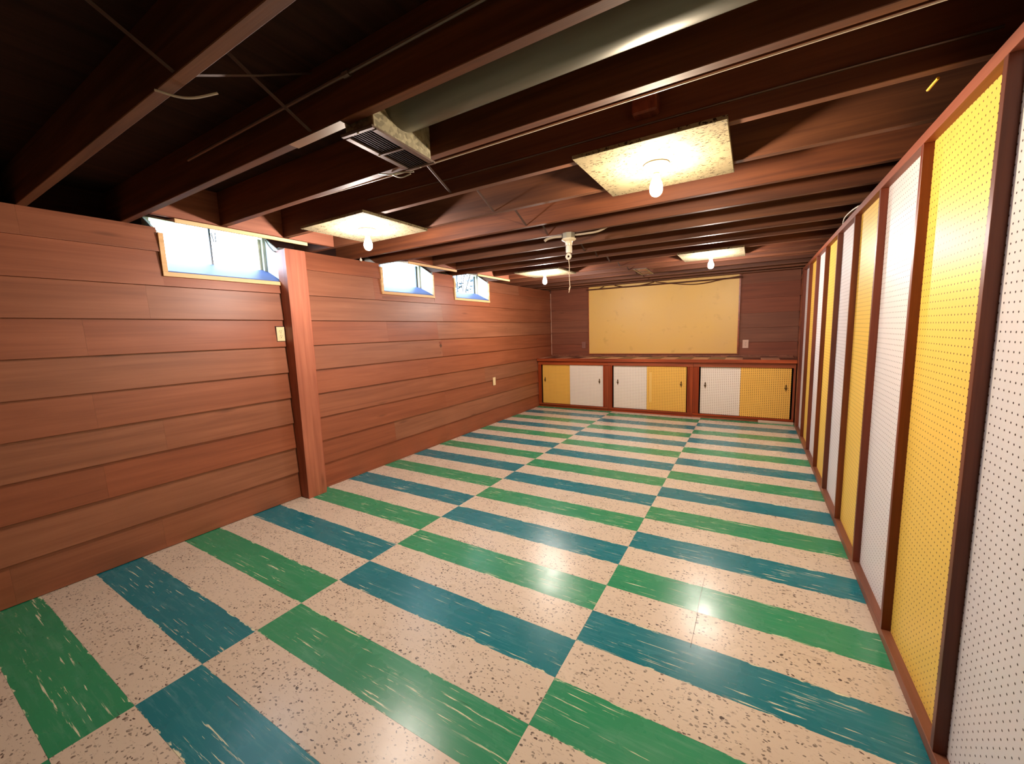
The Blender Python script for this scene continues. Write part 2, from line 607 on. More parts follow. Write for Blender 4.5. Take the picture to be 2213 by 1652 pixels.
# ---------------------------------------------------------------- left wall
wl = empty('wall_left', (0, 0, 0), 'structure')
bm = bmesh.new()
xs0, xs1 = -3.69, XL - 0.016
bm_box(bm, xs0, xs1, YN, YB + 0.1, -0.05, ZW + 0.01)
edges = [YN] + [v for w_ in WIN for v in w_] + [YB + 0.1]
for a, b in zip(edges[::2], edges[1::2]):
    bm_box(bm, xs0, xs1, a, b, ZW + 0.01, ZJ)
obj('foundation', bm, 'concrete', wl)
bm = bmesh.new()
bm_box(bm, -3.73, -3.69, YN, YB + 0.1, 2.32, 2.45)
for a, b in zip(edges[::2], edges[1::2]):
    bm_box(bm, -3.73, -3.69, a, b, ZJ - 0.3, 2.32)
obj('rim_joist', bm, 'subfloor', wl)
RZ = [0.004, 0.232, 0.457, 0.682, 0.906, 1.13, 1.355, 1.58, 1.804, 2.03, 2.186]


def siding(parent, f0, sgn, axis, mat, a, b, z0, z1, full=True):
    """one lapped board: thick at its lower edge; f0 is the wall face, sgn the way it faces"""
    tb, tt = 0.004, -0.014
    if not full:
        tt = -0.004
    prof = [(f0 + sgn * tb, z0), (f0 + sgn * tb, z0 + 0.004), (f0 + sgn * tt, z1 + 0.004), (f0 - sgn * 0.017, z1 + 0.004), (f0 - sgn * 0.017, z0)]
    bm = bmesh.new()
    g = 0.0002
    bm_prism(bm, prof, a + g, b - g, axis)
    c = (a + b) / 2
    org = (f0, c, z0) if axis == 'y' else (c, f0, z0)
    return obj('board', bm, mat, parent, origin=org)


JO = {0: [0.35, 1.02, 4.03], 1: [-0.4, 3.157], 2: [0.777, 4.054], 3: [1.10, 4.987], 4: [0.779, 3.756], 5: [-0.2, 4.036],
      6: [0.787, 3.146, 3.976], 7: [1.108, 4.082], 8: [0.1, 3.0], 9: [0.6, 6.1]}
PY0, PY1 = 2.0, 2.215
for i in range(10):
    z0, z1 = RZ[i], RZ[i + 1]
    cuts = [YN] + sorted([j for j in JO[i]] + [PY0, PY1]) + [YB]
    for a, b in zip(cuts, cuts[1:]):
        if abs(a - PY0) < 1e-6:
            continue
        spans = [(a, b)]
        if i >= 8:
            for w0, w1 in WIN:
                ns = []
                for s0, s1 in spans:
                    if w1 <= s0 or w0 >= s1:
                        ns.append((s0, s1))
                        continue
                    if w0 > s0:
                        ns.append((s0, w0))
                    if w1 < s1:
                        ns.append((w1, s1))
                    if i == 8:
                        siding(wl, XL, 1, 'y', 'board', max(w0, s0), min(w1, s1), z0, ZW - 0.004, False)
                spans = ns
        for s0, s1 in spans:
            if s1 - s0 > 0.02:
                siding(wl, XL, 1, 'y', 'board', s0, s1, z0, z1)
bl = box('baseboard_left', 'board', None, XL - 0.004, XL + 0.010, PY1, 6.70, 0.0005, 0.014, kind='structure')

# redwood-clad post
pc = empty('post_casing', (-3.4, 2.09, 0), None, 'redwood-clad square post boxed out from the plank wall beside the largest window', 'post')
bm = bmesh.new()
bm_box(bm, -3.468, -3.352, PY0 + 0.004, 2.172, 0.0005, 2.16)
obj('side_cladding', bm, 'post', pc, bevel=0.002)
box('face_board', 'post', pc, -3.352, -3.338, PY0 + 0.001, 2.176, 0.0005, 2.163, 0.0015)
box('edge_strip', 'post', pc, -3.468, -3.385, 2.181, 2.212, 0.0005, 2.15, 0.0015)

# a loose knot with pale split wood above and below it, by a butt joint
for zc, r_, sz, mm, nm in ((1.302, 0.028, 0.9, 'plate', 'pale_chip'), (1.262, 0.024, 1.25, 'cable_dark', 'knot'), (1.165, 0.030, 1.1, 'header', 'pale_chip')):
    bm = bmesh.new()
    xk = XL + 0.004 - 0.018 * (zc - 1.13) / 0.229
    pr_ = [(4.02 + r_ * (0.8 + 0.25 * math.sin(3.1 * a_)) * math.cos(a_), zc + r_ * sz * math.sin(a_)) for a_ in [2 * math.pi * q / 12 for q in range(12)]]
    bm_prism(bm, pr_, xk - 0.004, xk + 0.0012, 'x')
    obj(nm, bm, mm, wl)
# ---------------------------------------------------------------- windows
for wi, (w0, w1) in enumerate(WIN):
    wn = empty('window_%d' % (wi + 1), (-3.55, (w0 + w1) / 2, ZW), 'structure')
    xo = -3.685
    zt = 2.30
    # trim seen from the room
    tb = box('sill_trim', 'pine', wn, XL - 0.02, XL + 0.012, w0, w1, ZW, ZW + 0.030, 0.0015)
    box('side_trim', 'pine', wn, XL - 0.02, XL + 0.010, w0, w0 + 0.030, ZW + 0.030, 2.155, 0.0015)
    if wi:
        box('side_trim', 'pine', wn, XL - 0.02, XL + 0.008, w1 - 0.016, w1, ZW + 0.030, 2.155, 0.0015)
    # sloping sill and splayed sides
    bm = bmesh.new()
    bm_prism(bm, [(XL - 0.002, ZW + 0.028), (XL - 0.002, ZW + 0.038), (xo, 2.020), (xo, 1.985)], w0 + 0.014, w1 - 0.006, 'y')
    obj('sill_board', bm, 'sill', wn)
    for side, (ya, yb) in enumerate(((w0, w0 + 0.014), (w1 - 0.012, w1))):
        bm = bmesh.new()
        bm_prism(bm, [(XL - 0.0215, ZW + 0.03), (XL - 0.0215, 2.166), (xo, 2.303), (xo, ZW + 0.03)], ya, yb, 'y')
        obj('jamb_board', bm, 'white_paint', wn)
    # head board running out below the joists as a ledge
    bm = bmesh.new()
    ya = (w0 - 0.032, 3.160, 4.392)[wi]
    bm_prism(bm, [(-3.10, 2.157), (-3.10, 2.178), (-3.19, 2.189 if wi == 0 else 2.1885), (xo, 2.322), (xo, 2.303)], ya, w1 + 0.008, 'y')
    obj('head_board', bm, 'white_paint', wn)
    box('ledge_edging', 'pine', wn, -3.1, -3.088, ya - 0.001, w1 + 0.009, 2.154, 2.179, 0.0015)
    # frame, sash, bars, panes
    bm = bmesh.new()
    fy0, fy1, fz0, fz1 = w0 + 0.001, w1 - 0.001, 1.99, 2.30
    bm_box(bm, -3.73, -3.66, fy0, fy0 + 0.034, fz0, fz1 + 0.01)
    bm_box(bm, -3.73, -3.66, fy1 - 0.032, fy1, fz0, fz1)
    bm_box(bm, -3.73, -3.69, fy0, fy1, fz0, fz0 + 0.022)
    bm_box(bm, -3.73, -3.69, fy0, fy1, fz1 + 0.002, fz1 + 0.03)
    obj('window_frame', bm, 'sash', wn, bevel=0.002)
    bm = bmesh.new()
    s0, s1 = fy0 + 0.035, fy1 - 0.034
    bm_box(bm, -3.715, -3.695, s0, s0 + 0.018, fz0 + 0.02, fz1 - 0.02)
    bm_box(bm, -3.715, -3.695, s1 - 0.018, s1, fz0 + 0.02, fz1 - 0.02)
    bm_box(bm, -3.715, -3.695, s0, s1, fz0 + 0.018, fz0 + 0.026)
    obj('sash_rail', bm, 'bar' if wi else 'sash', wn)
    ym = [1.621, 3.315, 4.728][wi]
    box('glazing_bar', 'bar', wn, -3.712, -3.694, ym - 0.007, ym + 0.007, fz0 + 0.02, fz1 + 0.004)
    for pa, pb in ((s0 + 0.016, ym - 0.006), (ym + 0.006, s1 - 0.016)):
        bm = bmesh.new()
        bm_box(bm, -3.706, -3.702, pa, pb, fz0 + 0.02, fz1 + 0.004)
        obj('pane', bm, 'glass', wn)
    if wi == 0:
        bm = bmesh.new()
        bm_tube(bm, [(-3.690, ym + 0.010, 2.27), (-3.680, ym + 0.018, 2.20), (-3.680, ym + 0.026, 2.19), (-3.682, ym + 0.034, 2.20), (-3.682, ym + 0.034, 2.27)], 0.0035, 6)
        obj('latch', bm, 'bar', wn)

# cord looping over the jamb of the first window
bm = bmesh.new()
bm_tube(bm, curve([(-3.64, 2.018, 2.27), (-3.59, 2.016, 2.215), (-3.53, 2.016, 2.165), (-3.49, 2.016, 2.150), (-3.46, 1.99, 2.152)], 6), 0.0035, 6)
tag(obj('wire', bm, 'cable_dark', None, smooth=True), 'thin brown wire looping down the white side of the largest window', 'wire')

# outside: lawn and a bush behind the last window
tag(box('lawn', 'grass', None, -14, -3.74, -8, 20, 1.80, 1.90, kind='structure'))
bush = empty('bush', (-4.6, 6.0, 1.9), None, 'leafy bush outside the far window, pale blue through its panes', 'bush')
bm = bmesh.new()
for k in range(6):
    a = random.uniform(0, 6.28)
    bm_tube(bm, [(-4.6, 6.0, 1.9), (-4.6 + 0.1 * math.cos(a), 6.0 + 0.12 * math.sin(a), 2.3), (-4.6 + 0.3 * math.cos(a), 6.0 + 0.4 * math.sin(a), 2.95)], 0.009, 5)
obj('stem', bm, 'bark', bush)
bm = bmesh.new()
for k in range(260):
    c = Vector((-4.6 + random.gauss(0, 0.22), 6.0 + random.gauss(0, 0.34), random.uniform(2.12, 2.75)))
    rot = Matrix.Rotation(random.uniform(0, 6.28), 3, 'Z') @ Matrix.Rotation(random.uniform(0, 3.1), 3, 'X')
    L, W = random.uniform(0.03, 0.055), random.uniform(0.012, 0.02)
    vs = [bm.verts.new(c + rot @ Vector(p)) for p in ((-L, 0, 0), (0, -W, 0.004), (L, 0, 0), (0, W, 0.004))]
    bm.faces.new(vs)
obj('foliage', bm, 'leaf', bush, kind='stuff')

# ---------------------------------------------------------------- far wall
wb = empty('wall_back', (0, 0, 0), 'structure')
box('sheathing', 'dark_wood', wb, -3.75, 2.0, YB + 0.018, YB + 0.12, -0.06, 2.45)
XE = XP + 0.012
for i in range(3, 10):
    z0, z1 = RZ[i] + 0.01, RZ[i + 1] + 0.01
    if i == 9:
        z1 = 2.24
    for a, b in ((XL + 0.002, -2.2), (-2.2, -0.9), (-0.9, XE)):
        prof = [(YB - 0.002, z0), (YB - 0.002, z0 + 0.004), (YB + 0.012, z1 + 0.004), (YB + 0.017, z1 + 0.004), (YB + 0.017, z0)]
        bm = bmesh.new()
        bm_prism(bm, prof, a, b - 0.001, 'x')
        obj('board', bm, 'board_x', wb, origin=((a + b) / 2, YB, z0))
trim_l = box('trim_1', 'stick_white', None, XL - 0.001, XL + 0.006, YB - 0.012, YB - 0.002, 0.92, 2.14, kind='structure')

# wall behind the camera
box('wall_front', 'dark_wood', None, -3.75, 2.0, YN - 0.1, YN, -0.06, 2.45, kind='structure')
box('outer_light_shell', 'dark_wood', None, 2.0, 2.1, YN - 0.1, YB + 0.12, -0.06, 2.45, kind='structure')  # unseen shell added beyond the pegboard wall to keep sky light out

# ---------------------------------------------------------------- pegboard wall
wr = empty('wall_right', (0, 0, 0), 'structure')
SY = [1.635 + 0.6065 * i for i in range(-7, 9)]        # near faces of the studs
YE = 6.50
SW = 0.024
for i in range(-7, 9):
    y = 1.635 + 0.6065 * i
    box('stud', 'stud', wr, XR, XR + 0.09, y, y + SW, 0.042, 2.086, 0.001, origin=(XR, y, 0))
for i in range(-7, 8):
    y = 1.635 + 0.6065 * i
    mat = 'peg_y' if i % 2 == 0 else 'peg_w'
    if i == 7:
        mat = 'peg_w'
    bm = bmesh.new()
    bm_box(bm, XP, XP + 0.006, y + SW, y + 0.6065, 0.04, 2.09)
    obj('pegboard_panel', bm, mat, wr, origin=(XP, y + SW - 0.006, 0.0))
box('bottom_plate', 'plate', wr, XR - 0.001, XR + 0.09, YN, 6.70, 0.0005, 0.042, 0.0015)
box('top_plate', 'plate', wr, XR - 0.001, XR + 0.09, YN, 6.70, 2.086, 2.125, 0.0015)
box('end_board', 'plate', wr, XR + 0.002, XR + 0.09, 6.512, 6.70, 0.043, 2.085, 0.0015)
box('backing', 'dark_wood', wr, XR + 0.09, XR + 0.11, YN, YB + 0.018, 0.0, 2.125)
for i in range(10):
    z0, z1 = RZ[i] + 0.01, RZ[i + 1] + 0.01
    bm = bmesh.new()
    xf = XE - 0.006
    bm_prism(bm, [(xf, z0), (xf, z0 + 0.004), (xf + 0.012, min(z1, 2.12)), (XR + 0.088, min(z1, 2.12)), (XR + 0.088, z0)], 6.702, YB - 0.001, 'y')
    obj('board', bm, 'board', wr, origin=(xf, 7.0, z0))

# ---------------------------------------------------------------- ceiling
ceil = empty('ceiling', (0, 0, 0), 'structure')
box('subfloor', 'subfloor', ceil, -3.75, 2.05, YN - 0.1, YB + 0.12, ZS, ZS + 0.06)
XJ0, XJ1 = -3.69, 1.98
HX = -3.115
cut = {1.478: HX - 0.038, 1.905: HX - 0.038, 3.595: HX - 0.038, 4.841: HX - 0.038}
HEAD = [(1.072, 2.345 - JT), (3.158, 4.014 - JT), (4.39, 5.254 - JT)]
for y in JY:
    x0 = HX - 0.038 if y in cut else XJ0
    bm = bmesh.new()
    bm_box(bm, x0 if y not in cut else HX, XJ1, y - JT, y, ZJ, ZS)
    obj('joist', bm, 'joist', ceil, origin=(-1, y, ZJ), bevel=0.002)
for a, b in HEAD:
    box('header', 'header', ceil, HX - 0.038, HX, a, b, ZJ, ZS, 0.002)
# steel cross bridging
XBR = -1.475
n_b = 0
for a, b in zip(JY[4:], JY[5:]):
    for (p, q, dx) in (((a, ZS - 0.012), (b - JT, ZJ + 0.008), 0.0), ((a, ZJ + 0.008), (b - JT, ZS - 0.012), 0.03)):
        if 1.0 < a < 1.1:
            continue
        bm = bmesh.new()
        bm_tube(bm, [(XBR + dx, p[0], p[1]), (XBR + dx, (p[0] + q[0]) / 2, (p[1] + q[1]) / 2 - 0.004), (XBR + dx, q[0], q[1])], 0.009, 6, flat=0.25)
        obj('bridging_strap', bm, 'strap', ceil)

# ---------------------------------------------------------------- duct with its register
dz = empty('supply_duct', (-0.3, 1.24, ZS), None, 'round sheet-metal duct between the joists with a square galvanised boot', 'duct')
bm = bmesh.new()
bm_tube(bm, [(-1.23 + 0.1 * k, 1.235, 2.333) for k in range(32)], 0.062, 28)
for v in bm.verts:
    v.co.y = 1.235 + (v.co.y - 1.235) * 2.0
    v.co.z = 2.333 + (v.co.z - 2.333) * 1.1
bm.free()
bm = bmesh.new()
prof = [(1.235 + 0.122 * math.cos(2 * math.pi * k / 32), min(2.330 + 0.122 * math.sin(2 * math.pi * k / 32), ZS - 0.002)) for k in range(32)]
bm_prism(bm, prof, -1.21, 1.95, 'x')
obj('duct_pipe', bm, 'duct', dz, smooth=True)
bm = bmesh.new()
bm_box(bm, -0.07, 0.07, -0.165, 0.165, 0, 0.25)
bmesh.ops.rotate(bm, verts=bm.verts, matrix=Matrix.Rotation(math.radians(4), 3, 'Z'))
bmesh.ops.translate(bm, verts=bm.verts, vec=(-1.272, 1.243, 2.153))
obj('boot', bm, 'galv', dz, bevel=0.003)

rg = empty('air_register', (-1.262, 1.236, 2.153), None, 'brown metal air register screwed under the duct boot, two grille bays', 'vent')


def reg_parts(parent, c, L, W, ang, mframe, mgr, nx=1):
    R = Matrix.Rotation(ang, 3, 'Z')

    def put(bm):
        bmesh.ops.rotate(bm, verts=bm.verts, matrix=R)
        bmesh.ops.translate(bm, verts=bm.verts, vec=c)
    fl = 0.02
    bm = bmesh.new()
    for (a0, a1, b0, b1) in ((-W, W, -L, -L + fl), (-W, W, L - fl, L), (-W, -W + fl, -L + fl, L - fl), (W - fl, W, -L + fl, L - fl), (-W + fl, W - fl, -0.006, 0.012)):
        bm_prism(bm, [(b0, -0.003), (b0 + 0.004, -0.009), (b1 - 0.004, -0.009), (b1, -0.003), (b1, 0), (b0, 0)], a0, a1, 'x')
    put(bm)
    obj('register_frame', bm, mframe, parent)
    bm = bmesh.new()
    n = 9
    for k in range(n):
        x = -W + fl + (2 * (W - fl)) * (k + 0.5) / n
        bm_prism(bm, [(x - 0.004, -0.001), (x - 0.002, -0.001), (x + 0.004, -0.007), (x + 0.002, -0.007)], -L + fl, L - fl, 'y')
    bm_box(bm, -W + fl, W - fl, -L + fl, L - fl, -0.0012, -0.0004)
    put(bm)
    o = obj('louver', bm, mgr, parent)
    o['kind'] = 'stuff'
    for (x, y) in ((0, -L + 0.01), (0, L - 0.01), (-W + 0.01, 0.0)):
        bm = bmesh.new()
        bm_lathe(bm, [(0.004, 0), (0.0035, -0.002), (0, -0.003)], 8, (x, y, -0.009))
        put(bm)
        obj('screw', bm, 'steel', parent)


reg_parts(rg, (-1.262, 1.236, 2.153), 0.185, 0.077, math.radians(4.5), 'register', 'grille')
rg2 = empty('air_register', (-1.31, 5.85, 2.187), None, 'small pale air register under the joists above the yellow board', 'vent')
reg_parts(rg2, (-1.315, 5.83, 2.187), 0.33, 0.085, math.radians(3), 'register', 'grille')
rg2.children[0].data.materials[0] = M_['stick_white']
bm = bmesh.new()
bm_box(bm, -1.36, -1.27, 5.70, 5.96, 2.1885, 2.40)
obj('boot', bm, 'register', rg2)

# ---------------------------------------------------------------- acoustic panels with bulbs
PAN = [(-0.107, -0.722, 1.792, 2.409, 'acoustic ceiling tile nearest the pegboard wall, largest in view, fissured cream face', 0.0),
       (-2.075, -2.72, 1.757, 2.335, 'acoustic ceiling tile hung beside the large first window, speckled cream face', 0.0),
       (-2.078, -2.704, 4.66, 5.26, 'acoustic ceiling tile at the far end by the plank wall and last window', 0.0),
       (-0.098, -0.72, 4.69, 5.29, 'acoustic ceiling tile at the far end close to the pegboard wall, before the yellow board', 0.0)]
BL = [(-0.414, 2.068, 'bulb_warm', 'bare lit bulb in a round porcelain holder on the tile nearest the camera, warm glow'),
      (-2.378, 2.040, 'bulb', 'bare lit bulb in a round porcelain holder beside the large first window'),
      (-2.378, 4.90, 'bulb', 'bare lit bulb in a round holder at the far left near the last window'),
      (-0.415, 4.96, 'bulb', 'bare lit bulb in a round holder at the far right before the yellow board')]
for (x1, x0, y0, y1, lab, rz) in PAN:
    bm = bmesh.new()
    bm_box(bm, x0, x1, y0, y1, 2.172, 2.189)
    tag(obj('acoustic_tile', bm, 'acoustic', None, bevel=0.002, origin=((x0 + x1) / 2, (y0 + y1) / 2, 2.189)), lab, 'ceiling tile', 'acoustic tiles carrying the bulbs')
proto = None
for i, (x, y, bmname, lab) in enumerate(BL):
    zt = 2.172
    if proto is None or bmname != 'bulb':
        pass
    L = empty('bulb_holder', (x, y, zt), None, lab, 'light', 'bare bulbs in porcelain holders')
    if proto is None:
        bm = bmesh.new()
        bm_lathe(bm, [(0, 0), (0.056, 0), (0.057, -0.005), (0.052, -0.009), (0.034, -0.012), (0.026, -0.018), (0.0225, -0.03), (0.021, -0.04), (0.0, -0.04)], 28, (x, y, zt))
        p1 = obj('canopy', bm, 'porcelain', L, smooth=True)
        bm = bmesh.new()
        bm_lathe(bm, [(0, -0.0405), (0.0145, -0.0405), (0.0150, -0.046), (0.0, -0.046)], 16, (x, y, zt))
        p2 = obj('screw_cap', bm, 'steel', L, smooth=True)
        bm = bmesh.new()
        bm_lathe(bm, [(0, -0.0465), (0.014, -0.0465), (0.0165, -0.062), (0.024, -0.082), (0.0292, -0.102), (0.0295, -0.114), (0.0265, -0.128), (0.019, -0.139), (0.009, -0.1445), (0, -0.146)], 20, (x, y, zt))
        p3 = obj('bulb', bm, bmname, L, smooth=True)
        proto = (p1, p2, p3)
    else:
        for p in proto:
            c = p.copy()
            COL.objects.link(c)
            c.parent = L
            if p is proto[2]:
                c.material_slots[0].link = 'OBJECT'
                c.material_slots[0].material = M_[bmname]

# ---------------------------------------------------------------- pull-chain holder
fx, fy = -1.298, 3.13
pl = empty('pull_chain_holder', (fx, fy, ZJ), None, 'unlit pull-chain lampholder under a round steel box with a hanging cord', 'light fixture')
bm = bmesh.new()
bm_lathe(bm, [(0, 0), (0.051, 0), (0.051, -0.045), (0, -0.045)], 8, (fx, fy, ZJ - 0.0005))
obj('junction_box', bm, 'steel', pl, bevel=0.002)
bm = bmesh.new()
bm_lathe(bm, [(0, -0.046), (0.058, -0.046), (0.058, -0.053), (0.05, -0.059), (0.033, -0.066), (0.029, -0.078), (0.027, -0.098), (0, -0.098)], 24, (fx, fy, ZJ))
obj('holder_body', bm, 'porcelain', pl, smooth=True)
bm = bmesh.new()
bm_lathe(bm, [(0, -0.099), (0.024, -0.099), (0.026, -0.12), (0.025, -0.15), (0.024, -0.156), (0, -0.156)], 18, (fx, fy, ZJ))
obj('socket_adapter', bm, 'white_plastic', pl, smooth=True)
bm = bmesh.new()
ring = [(fx + 0.018 * math.cos(k * math.pi / 8), fy - 0.01, ZJ - 0.184 + 0.018 * math.sin(k * math.pi / 8)) for k in range(17)]
bm_tube(bm, ring, 0.009, 8, caps=False)
obj('pull_ring', bm, 'white_plastic', pl, smooth=True)
bm = bmesh.new()
bm_tube(bm, curve([(fx, fy - 0.01, ZJ - 0.205), (fx + 0.006, fy - 0.01, 1.93), (fx + 0.004, fy - 0.01, 1.86), (fx + 0.008, fy - 0.01, 1.78), (fx + 0.01, fy - 0.01, 1.765), (fx - 0.002, fy - 0.01, 1.72)], 6), 0.0028, 6)
bm_tube(bm, [(fx - 0.006, fy - 0.01, 1.867), (fx + 0.003, fy - 0.01, 1.885)], 0.004, 6)
bm_tube(bm, [(fx + 0.008, fy - 0.01, 1.765), (fx + 0.002, fy - 0.01, 1.742)], 0.0055, 6)
obj('pull_cord', bm, 'cord', pl, smooth=True)
# cable sleeve joining the box
bm = bmesh.new()
bm_tube(bm, curve([(-1.50, 3.10, 2.150), (-1.475, 3.11, 2.166), (-1.42, 3.12, 2.174), (-1.352, 3.13, 2.172)], 6), 0.011, 8)
tag(obj('cable', bm, 'cable', None, smooth=True), 'short thick grey cable sleeve left of the pull-chain box', 'cable')
bm = bmesh.new()
bm_tube(bm, curve([(-1.244, 3.13, 2.168), (-1.15, 3.14, 2.168), (-1.06, 3.19, 2.185), (-0.98, 3.26, 2.25), (-0.93, 3.32, 2.36)], 6), 0.008, 8)
tag(obj('cable', bm, 'cable', None, smooth=True), 'grey cable curving up from the right of the pull-chain box', 'cable')

# ---------------------------------------------------------------- pipes, cables and oddments among the joists
bm = bmesh.new()
bm_tube(bm, [(-2.4, 1.0, 2.30), (-1.22, 1.0, 2.30), (1.9, 1.0, 2.30)], 0.007, 8)
bm_tube(bm, [(-1.225, 1.0, 2.30), (-1.195, 1.0, 2.30)], 0.012, 8)
tag(obj('conduit', bm, 'register', None, smooth=True), 'thin dark conduit with a coupling, between the joists before the duct', 'pipe')
bm = bmesh.new()
bm_tube(bm, curve([(-2.30, 1.492, 2.205), (-1.62, 1.502, 2.196), (-1.3, 1.505, 2.193), (-0.4, 1.500, 2.192), (0.5, 1.500, 2.193), (1.2, 1.5, 2.2)], 4), 0.0035, 6)
tag(obj('cable', bm, 'cable_white', None, smooth=True), 'thin white cable along the joist just beyond the duct', 'cable')
bm = bmesh.new()
bm_tube(bm, curve([(-2.14, 1.859, 2.283), (-1.38, 1.858, 2.267), (0.07, 1.858, 2.262), (0.6, 1.858, 2.255)], 4), 0.004, 6)
tag(obj('cable', bm, 'register', None, smooth=True), 'thin dark cable stapled along the dark joist face above the first tiles', 'cable')
bm = bmesh.new()
bm_box(bm, -0.462, -0.362, 1.800, 1.864, 2.285, 2.36)
tag(obj('wood_block', bm, 'plate', None, bevel=0.008), 'small rounded wood block between joists above the nearest bulb', 'block')
bm = bmesh.new()
bm_tube(bm, [(0.481, 2.0, 2.183), (0.487, 1.93, 2.186)], 0.0045, 6)
tag(obj('pencil', bm, 'yellow_paint', None), 'yellow pencil tucked under a joist near the pegboard wall', 'pencil')
bm = bmesh.new()
bm_tube(bm, curve([(0.56, 4.02, 2.13), (0.55, 3.9, 2.165), (0.565, 3.75, 2.18), (0.585, 3.64, 2.183)], 6), 0.005, 6)
tag(obj('cable', bm, 'cable_white', None, smooth=True), 'short white cable arching over the top plate of the pegboard wall', 'cable')
bm = bmesh.new()
bm_lathe(bm, [(0, 0), (0.006, 0), (0.006, -0.008), (0.012, -0.014), (0.014, -0.022), (0.010, -0.031), (0, -0.035)], 12, (-3.35, 2.96, 2.40))
bmesh.ops.translate(bm, verts=bm.verts, vec=(0, 0, -0.2))
bm.free()
bm = bmesh.new()
bm_lathe(bm, [(0, 0.0), (0.005, 0.0), (0.005, -0.008), (0.011, -0.013), (0.013, -0.021), (0.009, -0.030), (0, -0.033)], 12, (-3.35, 2.77, ZJ - 0.0005))
tag(obj('knob', bm, 'white_plastic', None, smooth=True), 'tiny white knob under a joist beside the middle window', 'knob')
# thin wire clips hanging under the first joists
bm = bmesh.new()
bm_tube(bm, curve([(-1.60, 0.60, 2.186), (-1.575, 0.650, 2.181), (-1.545, 0.685, 2.185), (-1.50, 0.73, 2.205)], 5), 0.006, 6, flat=0.5)
tag(obj('wire', bm, 'cable', None, smooth=True), 'bent pale wire hooked under the nearest joist at upper left', 'wire')
bm = bmesh.new()
bm_tube(bm, curve([(-1.555, 1.430, 2.183), (-1.50, 1.455, 2.176), (-1.46, 1.48, 2.184), (-1.40, 1.50, 2.180)], 5), 0.006, 6, flat=0.5)
bm_tube(bm, curve([(-1.52, 1.47, 2.186), (-1.49, 1.505, 2.175), (-1.43, 1.51, 2.180)], 5), 0.005, 6, flat=0.5)
tag(obj('wire', bm, 'steel', None, smooth=True), 'bent shiny wire tie under the joist just left of the air register', 'wire')
# metal guard strip under the second joist
bm = bmesh.new()
bm_box(bm, -1.62, -1.30, 1.03, 1.072, ZJ - 0.003, ZJ - 0.0005)
tag(obj('metal_plate', bm, 'steel', None), 'narrow metal plate nailed under the joist beside the air register', 'plate')

# ---------------------------------------------------------------- yellow board on the far wall
yb = empty('display_board', (-1.43, YB, 0.95), None, 'large plain yellow board with thin dark frame on the far wall', 'board')
box('panel', 'yellow_panel', yb, -2.664, -0.205, YB - 0.012, YB - 0.001, 0.962, 2.20)
bm = bmesh.new()
bm_box(bm, -2.676, -2.664, YB - 0.018, YB - 0.001, 0.945, 2.20)
bm_box(bm, -0.205, -0.185, YB - 0.024, YB - 0.001, 0.947, 2.20)
bm_box(bm, -2.664, -0.205, YB - 0.020, YB - 0.001, 0.950, 0.962)
obj('frame', bm, 'cab_x', yb)
bm = bmesh.new()
bm_tube(bm, [(-2.70, 7.33, 2.148), (-0.16, 7.33, 2.145)], 0.012, 8)
tag(obj('pipe', bm, 'cable_dark', None, smooth=True), 'thin brown pipe running across the top of the yellow board', 'pipe')
bm = bmesh.new()
bm_tube(bm, curve([(-1.45, 7.31, 2.185), (-1.15, 7.31, 2.13), (-0.9, 7.31, 2.098), (-0.7, 7.31, 2.10), (-0.45, 7.31, 2.135), (-0.19, 7.31, 2.165)], 6), 0.008, 6)
tag(obj('cable', bm, 'cable_dark', None, smooth=True), 'brown cable sagging across the top right of the yellow board', 'cable')
for pts, r, lab in (([(-2.45, 7.31, 2.15), (-2.36, 7.31, 2.185)], 0.007, 'short thin brown cable end at the left corner top of the yellow board'),
                    ([(-2.16, 7.31, 2.188), (-2.02, 7.31, 2.15)], 0.009, 'short thick brown cable slanting down right onto the pipe, over the yellow board'),
                    ([(-1.72, 7.31, 2.148), (-1.60, 7.31, 2.165), (-1.48, 7.31, 2.188)], 0.009, 'brown cable slanting up right from the pipe, left of the sagging cable')):
    bm = bmesh.new()
    bm_tube(bm, curve(pts, 4), r, 6)
    tag(obj('cable', bm, 'cable_dark', None, smooth=True), lab, 'cable')


